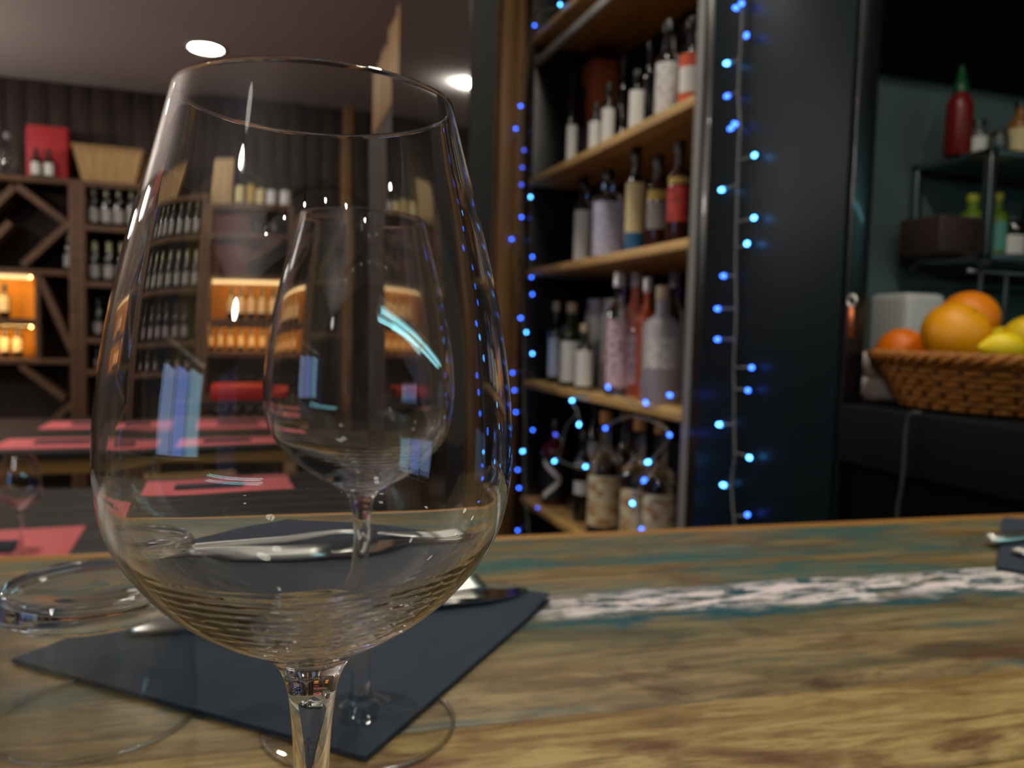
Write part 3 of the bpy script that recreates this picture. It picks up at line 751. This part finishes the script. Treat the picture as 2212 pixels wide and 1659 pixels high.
# ================================================================== KITCHEN WALL THINGS
ks = thing('steel_shelf_unit', 'steel wall shelf with bottles in the dim kitchen behind the basket', 'shelf', (0, 0, 0))
KX0, KX1, KY0, KY1 = 1.79, 2.75, 1.54, 1.795
for z_ in (.500, .235): obj('shelf_board', boxm(KX0, KX1, KY0, KY1, z_-.018, z_, .002), M_brushed, ks)
for x_, y_ in ((KX0, KY0), (KX0, KY1-.022), (KX1-.022, KY0), (KX1-.022, KY1-.022)):
    obj('post', boxm(x_, x_+.022, y_, y_+.022, .20, .499, .002), M_brushed, ks)
obj('hook_rail', tube([(KX0, KY0+.05, .19), (KX1, KY0+.05, .19)], .005, 8), M_brushed, ks)
for k, x_ in enumerate((1.84, 1.93, 2.03, 2.30)):
    u_ = thing('ladle', ['steel ladle hanging left-hand end of the rail under the kitchen shelf', 'steel spatula hanging second on the rail', 'steel skimmer hanging third on the rail', 'steel ladle hanging apart from the others on the rail'][k], 'utensil', (x_, KY0+.05, .19), group='utensils on the rail')
    obj('handle', boxm(-.007, .007, -.002, .002, -.20, -.004, .001), M_brushed, u_)
    obj('bowl', lathe([(.0001, -.235), (.022, -.228), (.032, -.212), (.034, -.198), (.032, -.198), (.02, -.222), (.0001, -.23)], 20), M_brushed, u_)
    obj('hook', tube(catmull([(0, 0, -.006), (0, -.006, .004), (0, 0, .010), (0, .006, .004)], 4), .0015, 6), M_brushed, u_)
# red sauce bottle with green nozzle
p = at(2068, 312, 1, 1.66)
sb = thing('sauce_bottle', 'red sauce bottle with green pointed top on the kitchen shelf', 'bottle', (p.x, 1.66, .5005))
obj('body', lathe([(.0001, .002), (.03, 0), (.034, .006), (.034, .12), (.032, .14), (.022, .160), (.016, .166)], 24), mat('red_sauce', (120, 26, 18), rough=.35), sb)
obj('nozzle', lathe([(.019, .166), (.019, .190), (.013, .196), (.004, .238), (.0001, .240)], 16), mat('green_plastic', (18, 84, 46), rough=.4), sb)
def kbottle(px, z0, h, r, glass, lab, lb, cap=M_blackcap, y=1.66, st='gin'):
    p = at(px, 430, 1, y); make_bottle((p.x, y, z0+.0005), h, r, st, glass, lab, cap, lb, group='kitchen shelf bottles')
kbottle(2103, .5, .10, .026, M_clearbottle, Lw, 'small glass jar with pale top right of the red sauce bottle', st='jar')
kbottle(2150, .5, .08, .026, M_clearbottle, None, 'little clear jar on top of the kitchen shelf', st='jar')
kbottle(2192, .5, .17, .030, mat('amber_liquid', (150, 100, 40), rough=.2), Lcream, 'amber bottle on the kitchen shelf near the right edge')
kbottle(2226, .5, .15, .030, M_redglass, Lw, 'dark red bottle at the right end of the kitchen shelf')
kbottle(2102, .235, .17, .032, mat('green_yellow_can', (110, 140, 20), rough=.4), Lyel, 'green and yellow bottle left of the steel post', cap=mat('yellow_cap', (190, 190, 40), rough=.4))
kbottle(2155, .235, .18, .028, MATS['green_yellow_can'], mat('label_teal', (90, 160, 150)), 'green bottle with yellow emblems right of the steel post', cap=MATS['yellow_cap'])
kbottle(2190, .235, .12, .036, M_darkglass, Lw, 'dark jar with white label on the lower kitchen shelf', st='jar')
kbottle(2222, .235, .15, .030, M_darkglass, Lpink, 'dark bottle with pink label at the picture edge on the lower kitchen shelf')
tag(obj('storage_box', boxm(-.07, .07, -.07, .07, 0, .10, .006), mat('brown_box', (66, 48, 46), rough=.6), None, (at(2030, 480, 1, 1.68).x, 1.68, .2355+ZO)), 'dark brown box on the lower kitchen shelf', 'box')
# paper towel dispenser
p = at(1950, 690, 1, 1.74)
pd = thing('towel_dispenser', 'white plastic paper towel dispenser on the kitchen wall', 'dispenser', (p.x, 1.70, 0))
z1_ = at(1950, 628, 1, 1.62).z; z0_ = -.06
obj('case', boxm(-.070, .066, -.045, .098, z0_, z1_, .020, 4), mat('white_plastic', (236, 234, 230), rough=.35), pd)
obj('window_slot', boxm(.030, .044, -.0465, -.0440, z0_+.06, z1_-.05, .0008), M_blackmatt, pd)
# opener hanging on the jamb
p = at(1850, 690, 0, .93)
op = thing('bottle_opener', 'small copper bottle opener hanging beside the pass opening', 'opener', (p.x-.004, 1.035, p.z))
obj('ring', tube([(0, .009*cos(a), .03+.009*sin(a)) for a in [2*pi*k/16 for k in range(16)]], .0022, 6, True), M_steel, op)
obj('handle', boxm(-.002, .002, -.006, .006, -.03, .02, .0015), mat('copper', (190, 110, 70), rough=.3, metal=1), op)

# ================================================================== WINE RACKS (far wall)
YR = 6.40
def R_(px, py, y=YR): return at(px, py, 1, y)
def rack(label, xs, shelves, braces, deep=.36, top=None):
    t = thing('wine_rack', label, 'wine rack', (0, YR, 0), group='wine racks along the back wall')
    zt = top if top is not None else max(z for _, _, z in shelves)
    for x_ in xs: obj('upright', boxm(x_-.026, x_+.026, 0, deep, -ZO, zt, .003), M_rack, t)
    for x0, x1, z_ in shelves: obj('shelf', boxm(x0+.0265, x1-.0265, .003, deep, z_-.042, z_-.0005, .003), M_rack, t)
    for a, b in braces: obj('brace', beam((a[0], .01, a[1]), (b[0], .01, b[1]), .045, deep-.02), M_rack, t)
    obj('back_board', boxm(min(xs), max(xs), deep, deep+.012, -ZO, zt), M_darkwood, t)
    return t
zTop = R_(175, 388).z; z1 = R_(300, 492).z; z2 = R_(165, 585).z; z2b = R_(300, 612).z; z3 = R_(300, 732).z; z4 = R_(300, 800).z
xA, xB, xC, xD = R_(175, 500).x, R_(398, 500).x, R_(625, 500).x, R_(745, 500).x
xL2 = R_(75, 680).x; xL0 = xA-1.35
def bp(px, py): q = R_(px, py); return (q.x, q.z)
zm = R_(100, 775).z; zm2 = R_(100, 690).z
RK1 = rack('wooden wine rack with crossed boards at the far left', [xL0, xA-.053], [(xL0, xA-.053, zTop), (xL0, xA-.053, z2), (xL0, xA-.053, zm), (xL0, xA-.053, -1.0)],
     [(bp(34, 400), bp(138, 478)), (bp(160, 470), bp(48, 572)), (bp(-40, 470), bp(30, 402)), (bp(84, 600), bp(158, 765)), (bp(42, 790), bp(138, 862)), (bp(160, 868), bp(70, 945)), (bp(-60, 560), bp(20, 480))])
rack('wooden wine rack with rows of standing bottles, second from left', [xA, xB], [(xA, xB, zTop), (xA, xB, z1), (xA, xB, z2b), (xA, xB, z3), (xA, xB, z4), (xA, xB, -.75)], [])
zTc = R_(500, 434).z; zr2 = R_(500, 500).z; zl0 = R_(500, 590).z; zl1 = R_(500, 688).z; zl2 = R_(500, 756).z
rack('wooden wine rack with two glowing cells, third from left', [xB+.053, xC], [(xB+.053, xC, zTc), (xB+.053, xC, zr2), (xB+.053, xC, zl0), (xB+.053, xC, zl1), (xB+.053, xC, zl2-.01), (xB+.053, xC, -.7)],
     [(bp(520, 560), bp(605, 510))])
rack('narrow wooden wine rack beside the plank screen', [xC+.053, xD], [(xC+.053, xD, R_(700, 470).z), (xC+.053, xD, R_(700, 600).z), (xC+.053, xD, R_(700, 720).z)], [(bp(650, 590), bp(735, 500))])
po = thing('wooden_post', 'pale wooden post standing before the dark back wall', 'post', (R_(748, 400).x+.02, YR-.07, -ZO))
obj('shaft', boxm(-.04, .04, -.03, .03, 0, R_(745, 245).z+ZO, .004), M_clad, po); obj('foot_plate', boxm(-.07, .07, -.06, .06, 0.0, .012, .002), M_brushed, po)

# glowing cells
M_led = emis('warm_led_strip', (1.0, .66, .28), LED*.16); M_ledh = emis('warm_led_strip_bright', (1.0, .60, .20), LED*6.5)
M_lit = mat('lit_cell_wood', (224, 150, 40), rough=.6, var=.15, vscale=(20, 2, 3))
def led(label, x0, x1, z0, lay):
    t = thing('led_strip', label, 'strip light', (0, YR, 0), group='warm strip lights in the racks')
    obj('diffuser', boxm(x0, x1, .012, .028, z0-.022, z0, .003), M_led, t)
    obj('profile', boxm(x0, x1, .012, .028, z0+.0005, z0+.006), M_brushed, t)
    obj('inner_strip', boxm(x0, x1, .034, .046, z0-.012, z0-.002, .002), M_ledh, t)  # stronger strip hidden behind the diffuser, added to brighten the cell
    for zz in lay:
        obj('inner_strip', boxm(x0, x1, .030, .044, zz-.010, zz, .002), M_ledh, t); obj('fascia', boxm(x0, x1, .012, .020, zz-.022, zz), M_rack, t)
led('warm strip light along the top of the third rack\'s glowing cells', xB+.10, xC-.05, zl0-.05, [zl1-.048])
led('warm strip light over the glowing cell at the far left', xL0+.4, xL2-.03, z2-.05, [zm2-.05])
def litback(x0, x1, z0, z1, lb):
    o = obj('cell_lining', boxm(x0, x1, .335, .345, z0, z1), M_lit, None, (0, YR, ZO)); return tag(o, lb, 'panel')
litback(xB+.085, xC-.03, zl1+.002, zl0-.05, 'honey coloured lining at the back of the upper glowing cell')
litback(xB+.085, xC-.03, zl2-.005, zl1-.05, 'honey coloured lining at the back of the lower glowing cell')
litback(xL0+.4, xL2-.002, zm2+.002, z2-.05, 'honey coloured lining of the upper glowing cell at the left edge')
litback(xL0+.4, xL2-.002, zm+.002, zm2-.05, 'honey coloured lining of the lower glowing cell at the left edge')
obj('cell_shelf', boxm(xL0+.4, xL2, .01, .33, zm2-.03, zm2), M_rack, RK1, (0, 0, 0)).location.z = 0
obj('cell_side', boxm(xL2+.001, xL2+.03, .005, .33, zm+.001, z2-.043), M_rack, RK1)
# rack bottles
Lrow = label_mat('label_rack_grey', (150, 146, 140))
pwine, _, _ = make_bottle((0, YR+.1, -5), .295, .037, 'wine', M_darkglass, Lrow, M_foil, 'x', group='x', lz=(.1, .42), capfrac=.26)
pplain, _, _ = make_bottle((0, YR+.1, -5), .295, .037, 'wine', M_darkglass, Lgry, M_blackcap, 'x', group='x', lz=(.12, .40), capfrac=.22)
def rb(proto, px, zs, lb, gp, y=None, sc=1.):
    c = copy_tree(proto); y = y or (YR+.08)
    q = at(px, 560, 1, y); c.location = (q.x, y, zs+ZO+.0002); c['label'] = lb; c['group'] = gp; c.scale = (sc, sc, sc)
    c.rotation_euler = (0, 0, .0)
    return c
G = 'wine bottles standing in the second rack'
ORD = ['first', 'second', 'third', 'fourth', 'fifth', 'sixth', 'seventh', 'eighth']
def nth(k, lb): return lb+', '+ORD[k]+' from its left end'
rows = [(z1, (204, 232, 258, 286, 318, 348, 376), 'pale-necked wine bottle, top row of the second rack'),
        (z2b, (205, 236, 264, 296, 326, 354, 382), 'pale-necked wine bottle, second row of the second rack')]
for zs, pxs, lb in rows:
    for k, px in enumerate(pxs): rb(pwine, px, zs, nth(k, lb), G+(' top row' if zs == z1 else ' second row'))
for zs, pxs, lb, gp in ((z3, (212, 243, 272, 300, 330, 358), 'dark wine bottle, third row of the second rack', G+' third row'),
                    (z4, (210, 240, 270, 312, 340, 368), 'dark wine bottle, fourth row of the second rack', G+' fourth row')):
    for k, px in enumerate(pxs): rb(pplain, px, zs, nth(k, lb), gp, sc=.98 if zs == z3 else .66)
rb(pwine, 150, z2, 'single wine bottle with big white label under the crossed boards', 'single bottles', sc=.95)
# bottles in the glowing cells
Lwarm = label_mat('label_warm_white', (240, 214, 170))
plit, _, _ = make_bottle((0, YR+.1, -5), .25, .036, 'wine', M_darkglass, Lwarm, M_blackcap, 'x', group='x', lz=(.2, .62), capfrac=.2)
for k, px in enumerate((480, 505, 530, 556, 582)): rb(plit, px, zl1, nth(k, 'glowing bottle in the third rack\'s upper lit cell'), 'bottles in the upper glowing cell', YR+.15)
for k, px in enumerate((407, 430, 454, 480, 506, 532, 558, 584)): rb(plit, px, zl2-.0095, nth(k, 'glowing bottle in the third rack\'s lower lit cell'), 'bottles in the lower glowing cell', YR+.15, .72)
for k, px in enumerate((-20, 8)): rb(plit, px, zm2, nth(k, 'bottle in the upper lit cell at the left picture edge'), 'bottles in the left glowing cells, upper', YR+.15)
for k, px in enumerate((-18, 8, 36)): rb(plit, px, zm, nth(k, 'bottle in the lower lit cell at the left picture edge'), 'bottles in the left glowing cells, lower', YR+.15, .9)
for pr_ in (pwine, pplain, plit):
    for ch in list(pr_.children): bpy.data.objects.remove(ch)
    bpy.data.objects.remove(pr_)
# dark red wine cases in the third rack
for k, (z_, zz, lb) in enumerate(((zr2, zTc, 'dark red wine case in the top left cell of the third rack'), (zl0, zr2, 'dark red wine case in the cell above the glowing ones'))):
    o = obj('wine_case', boxm(xB+.09, xB+.40, .05, .33, z_+.0002, zz-.07, .004), mat('dark_red_card', (84, 22, 24), rough=.7), None, (0, YR, ZO)); tag(o, lb, 'box')
for k, px in enumerate((545, 565, 585)):
    q = R_(px, 478); make_bottle((q.x, YR+.08, zr2+.0002), .15, .035, 'wine', M_darkglass, None, M_blackcap, ['dark bottle lying low in the third rack, first of three', 'dark bottle in the third rack, middle of three', 'dark bottle in the third rack, last of three'][k], group='dark bottles in the third rack')
# dark low things in the third rack
for k, px in enumerate((420, 445, 470, 500, 530, 560, 590)):
    q = at(px, 560, 1, YR+.08); make_bottle((q.x, YR+.08, -.6995), .30, .036, 'wine', M_darkglass, Lgry, M_blackcap, nth(k, 'dark wine bottle, bottom row of the third rack'), group='bottles in the bottom row of the third rack')
o = obj('crate', boxm(-.21, .21, -.15, .15, 0, .11, .01), mat('red_plastic', (200, 26, 20), rough=.4), None, (R_(500, 850, 6.1).x, 6.1, R_(500, 862, 6.1).z+ZO)); tag(o, 'bright red crate on the low bench before the third rack', 'crate')
zc_ = R_(500, 862, 6.1).z
bn = thing('bench', 'low dark bench in front of the third wine rack', 'bench', (R_(500, 850, 6.1).x, 6.1, -ZO))
obj('seat', boxm(-.5, .5, -.18, .18, zc_+ZO-.04, zc_+ZO-.001, .004), M_tabletop, bn)
for a_, b_ in ((-.45, -.14), (.45, -.14), (-.45, .14), (.45, .14)): obj('leg', boxm(a_-.02, a_+.02, b_-.02, b_+.02, 0, zc_+ZO-.041), M_tabletop, bn)

# things on top of the racks
def on_top(px): return zTop if px < 400 else zTc
gb = thing('gift_box', 'red gift bag box standing on the left wine rack', 'box', (R_(94, 376).x, YR+.16, zTop))
bx_w = .13; bx_h = R_(94, 262).z-zTop
obj('box_body', boxm(-bx_w, bx_w, -.06, .06, .0002, bx_h*.93, .003), mat('red_card', (178, 34, 40), rough=.6), gb)
obj('folded_top', boxm(-bx_w*.98, bx_w*.98, -.02, .02, bx_h*.93, bx_h, .003), MATS['red_card'], gb)
for k, px in enumerate((78, 106)):
    make_bottle((R_(px, 370, YR+.05).x, YR+.045, zTop+.0002), .20, .032, 'wine', M_darkglass, Lw, M_blackcap, ['small dark bottle with white label before the red box, on its left half', 'small dark bottle with white label before the red box, on its right half'][k], group='small bottles before the red box', lz=(.08, .5))
for k, px in enumerate((-8, 16)):
    make_bottle((R_(px, 370, YR+.1).x, YR+.1, zTop+.0002), .36 if k == 0 else .30, .05, 'stout', M_clearbottle, None, M_frost, ['tall clear bottle at the left picture edge on the rack', 'shorter clear bottle beside it on the rack, left of the red box'][k], group='clear bottles on the left rack')
# pale slatted basket
sbk = thing('slatted_basket', 'pale wooden slatted basket on top of the second rack', 'basket', (R_(232, 380).x, YR+.17, zTop))
bh = R_(234, 318).z-zTop
M_pale = mat('pale_basket_wood', (176, 140, 92), rough=.6, var=.2, vscale=(60, 60, 4))
wB, wT, dB, dT = .165, .225, .12, .15
def sl(x0, x1, y0, y1, xt0, xt1, yt0, yt1, h):
    v = [(x0, y0, 0), (x1, y0, 0), (x1, y1, 0), (x0, y1, 0), (xt0, yt0, h), (xt1, yt0, h), (xt1, yt1, h), (xt0, yt1, h)]
    return mesh('sl', v, [(3, 2, 1, 0), (4, 5, 6, 7), (0, 1, 5, 4), (1, 2, 6, 5), (2, 3, 7, 6), (3, 0, 4, 7)])
for k in range(9):
    u = (k+.06)/9*2-1; u2 = (k+.94)/9*2-1
    for sg in (-1, 1):
        yb, yt = sg*dB, sg*dT
        obj('slat', sl(u*wB, u2*wB, min(yb, yb-.006*sg), max(yb, yb-.006*sg), u*wT, u2*wT, min(yt, yt-.006*sg), max(yt, yt-.006*sg), bh), M_pale, sbk)
for sg in (-1, 1):
    obj('end_board', sl(min(sg*wB, sg*(wB+.006)), max(sg*wB, sg*(wB+.006)), -dB, dB, min(sg*wT, sg*(wT+.006)), max(sg*wT, sg*(wT+.006)), -dT, dT, bh), M_pale, sbk)
obj('bottom', boxm(-wB, wB, -dB, dB, .0005, .008), M_pale, sbk)
obj('rim', tube([(-wT-.006, -dT-.004, bh), (wT+.006, -dT-.004, bh), (wT+.006, dT+.004, bh), (-wT-.006, dT+.004, bh)], .010, 6, True), M_pale, sbk)
# wooden wine box
q = R_(442, 420)
wbx = thing('wine_box', 'upright pale wooden wine box on top of the third rack', 'box', (q.x, YR+.12, zTc))
hh = R_(442, 336).z-zTc
obj('case', boxm(-.098, .098, -.06, .06, .0002, hh, .004), mat('pale_box_wood', (190, 160, 116), rough=.6, var=.12, vscale=(30, 30, 4)), wbx)
obj('sliding_lid', boxm(-.085, .085, -.064, -.0605, .012, hh-.004, .001), MATS['pale_box_wood'], wbx)
for k, (px, hb, r_b, gl, lb_, tx) in enumerate(((494, .235, .045, M_clearbottle, Lcream, 'stout bottle with cream label beside the wooden wine box'), (523, .25, .04, M_greenglass, Lyel, 'green bottle with yellow label on the third rack'),
        (547, .20, .04, M_greenglass, Lcream, 'small green bottle with beige label on the third rack'), (575, .19, .045, M_clearbottle, Lw, 'small clear bottle with white label, left of two alike on the rack'), (609, .19, .052, M_clearbottle, Lw, 'small clear bottle with white label, right of two alike on the rack'))):
    make_bottle((R_(px, 420, YR+.1).x, YR+.1, zTc+.0002), hb, r_b, 'gin', gl, lb_, M_blackcap, tx, group='bottles on top of the third rack', lz=(.08, .58))

# ================================================================== DINING TABLES
TZ = -.525
def table(name_label, x0, x1, y0, y1):
    t = thing('dining_table', name_label, 'table', ((x0+x1)/2, (y0+y1)/2, -ZO)); hx, hy = (x1-x0)/2, (y1-y0)/2; H = ZO+TZ
    n = 6
    for k in range(n):
        a = -hy+k*2*hy/n; obj('top_board', boxm(-hx, hx, a, a+2*hy/n-.002, H-.03, H, .002, 1), M_tabletop, t)
    obj('apron', boxm(-hx+.04, hx-.04, -hy+.04, hy-.04, H-.10, H-.0305), M_yellowwood, t)
    for a, b in ((-1, -1), (1, -1), (-1, 1), (1, 1)): obj('leg', boxm(a*(hx-.07)-.03, a*(hx-.07)+.03, b*(hy-.07)-.03, b*(hy-.07)+.03, 0, H-.1005, .003, 1), M_yellowwood, t)
def setting(x, y, rz, lb, wd=.42, dp=.30, nm='pink'):
    t = thing('placemat', 'pink paper placemat '+lb, 'placemat', (x, y, TZ+.0004), rz, 'pink placemats on the dining tables')
    obj('sheet', boxm(-wd/2, wd/2, -dp/2, dp/2, 0, .0012, .0004, 1), M_pink, t)
    n_ = thing('napkin', 'small dark folded napkin on the pink placemat '+lb, 'napkin', (x, y, TZ+.0020), rz, 'napkins on the dining tables')
    obj('lower_fold', boxm(-.13, .10, -.045, .05, 0, .003, .001, 1), M_napkin, n_); obj('upper_fold', boxm(-.128, .098, -.043, .048, .0031, .006, .001, 1), M_napkin, n_)
table('long dark dining table with pink placemats before the wine racks', -1.35, .25, 3.55, 4.75)
setting(-.72, 3.78, 0, 'at the near left of the far table', .52)
setting(-.10, 3.78, 0, 'at the near right of the far table', .52)
setting(-.70, 4.42, 0, 'at the back left of the far table', .5)
setting(-.06, 4.45, 0, 'at the back right of the far table', .5)
table('dark dining table close behind the bar with a wine glass on it', -1.5, .30, 1.75, 2.75)
setting(-.60, 2.04, radians(2), 'under the small wine glass', .44, .36)
setting(-.12, 2.55, radians(2), 'on the near table, further right', .50, .30)
def chair(label, x, y, rz):
    t = thing('dining_chair', label, 'chair', (x, y, -ZO), rz, 'oak dining chairs')
    obj('seat', boxm(-.21, .21, -.2, .2, .43, .46, .01), M_tabletop, t)
    for a in (-1, 1):
        obj('leg', tube([(a*.17, -.17, .43), (a*.19, -.20, 0)], [.018, .013], 8), M_yellowwood, t)
        obj('leg', tube([(a*.19, .22, 0), (a*.17, .18, .43), (a*.17, .22, .70)], [.014, .02, .015], 8), M_yellowwood, t)
    obj('backrest', boxm(-.20, .20, .205, .23, .56, .70, .01), M_yellowwood, t)
    obj('stretcher', tube([(-.18, -.185, .22), (.18, -.185, .22)], .009, 6), M_yellowwood, t)
chair('oak chair before the far table on its left', -.95, 3.30, pi)
chair('oak chair before the far table on its right', -.25, 3.30, pi)
chair('oak chair behind the far table', -.45, 5.02, 0)
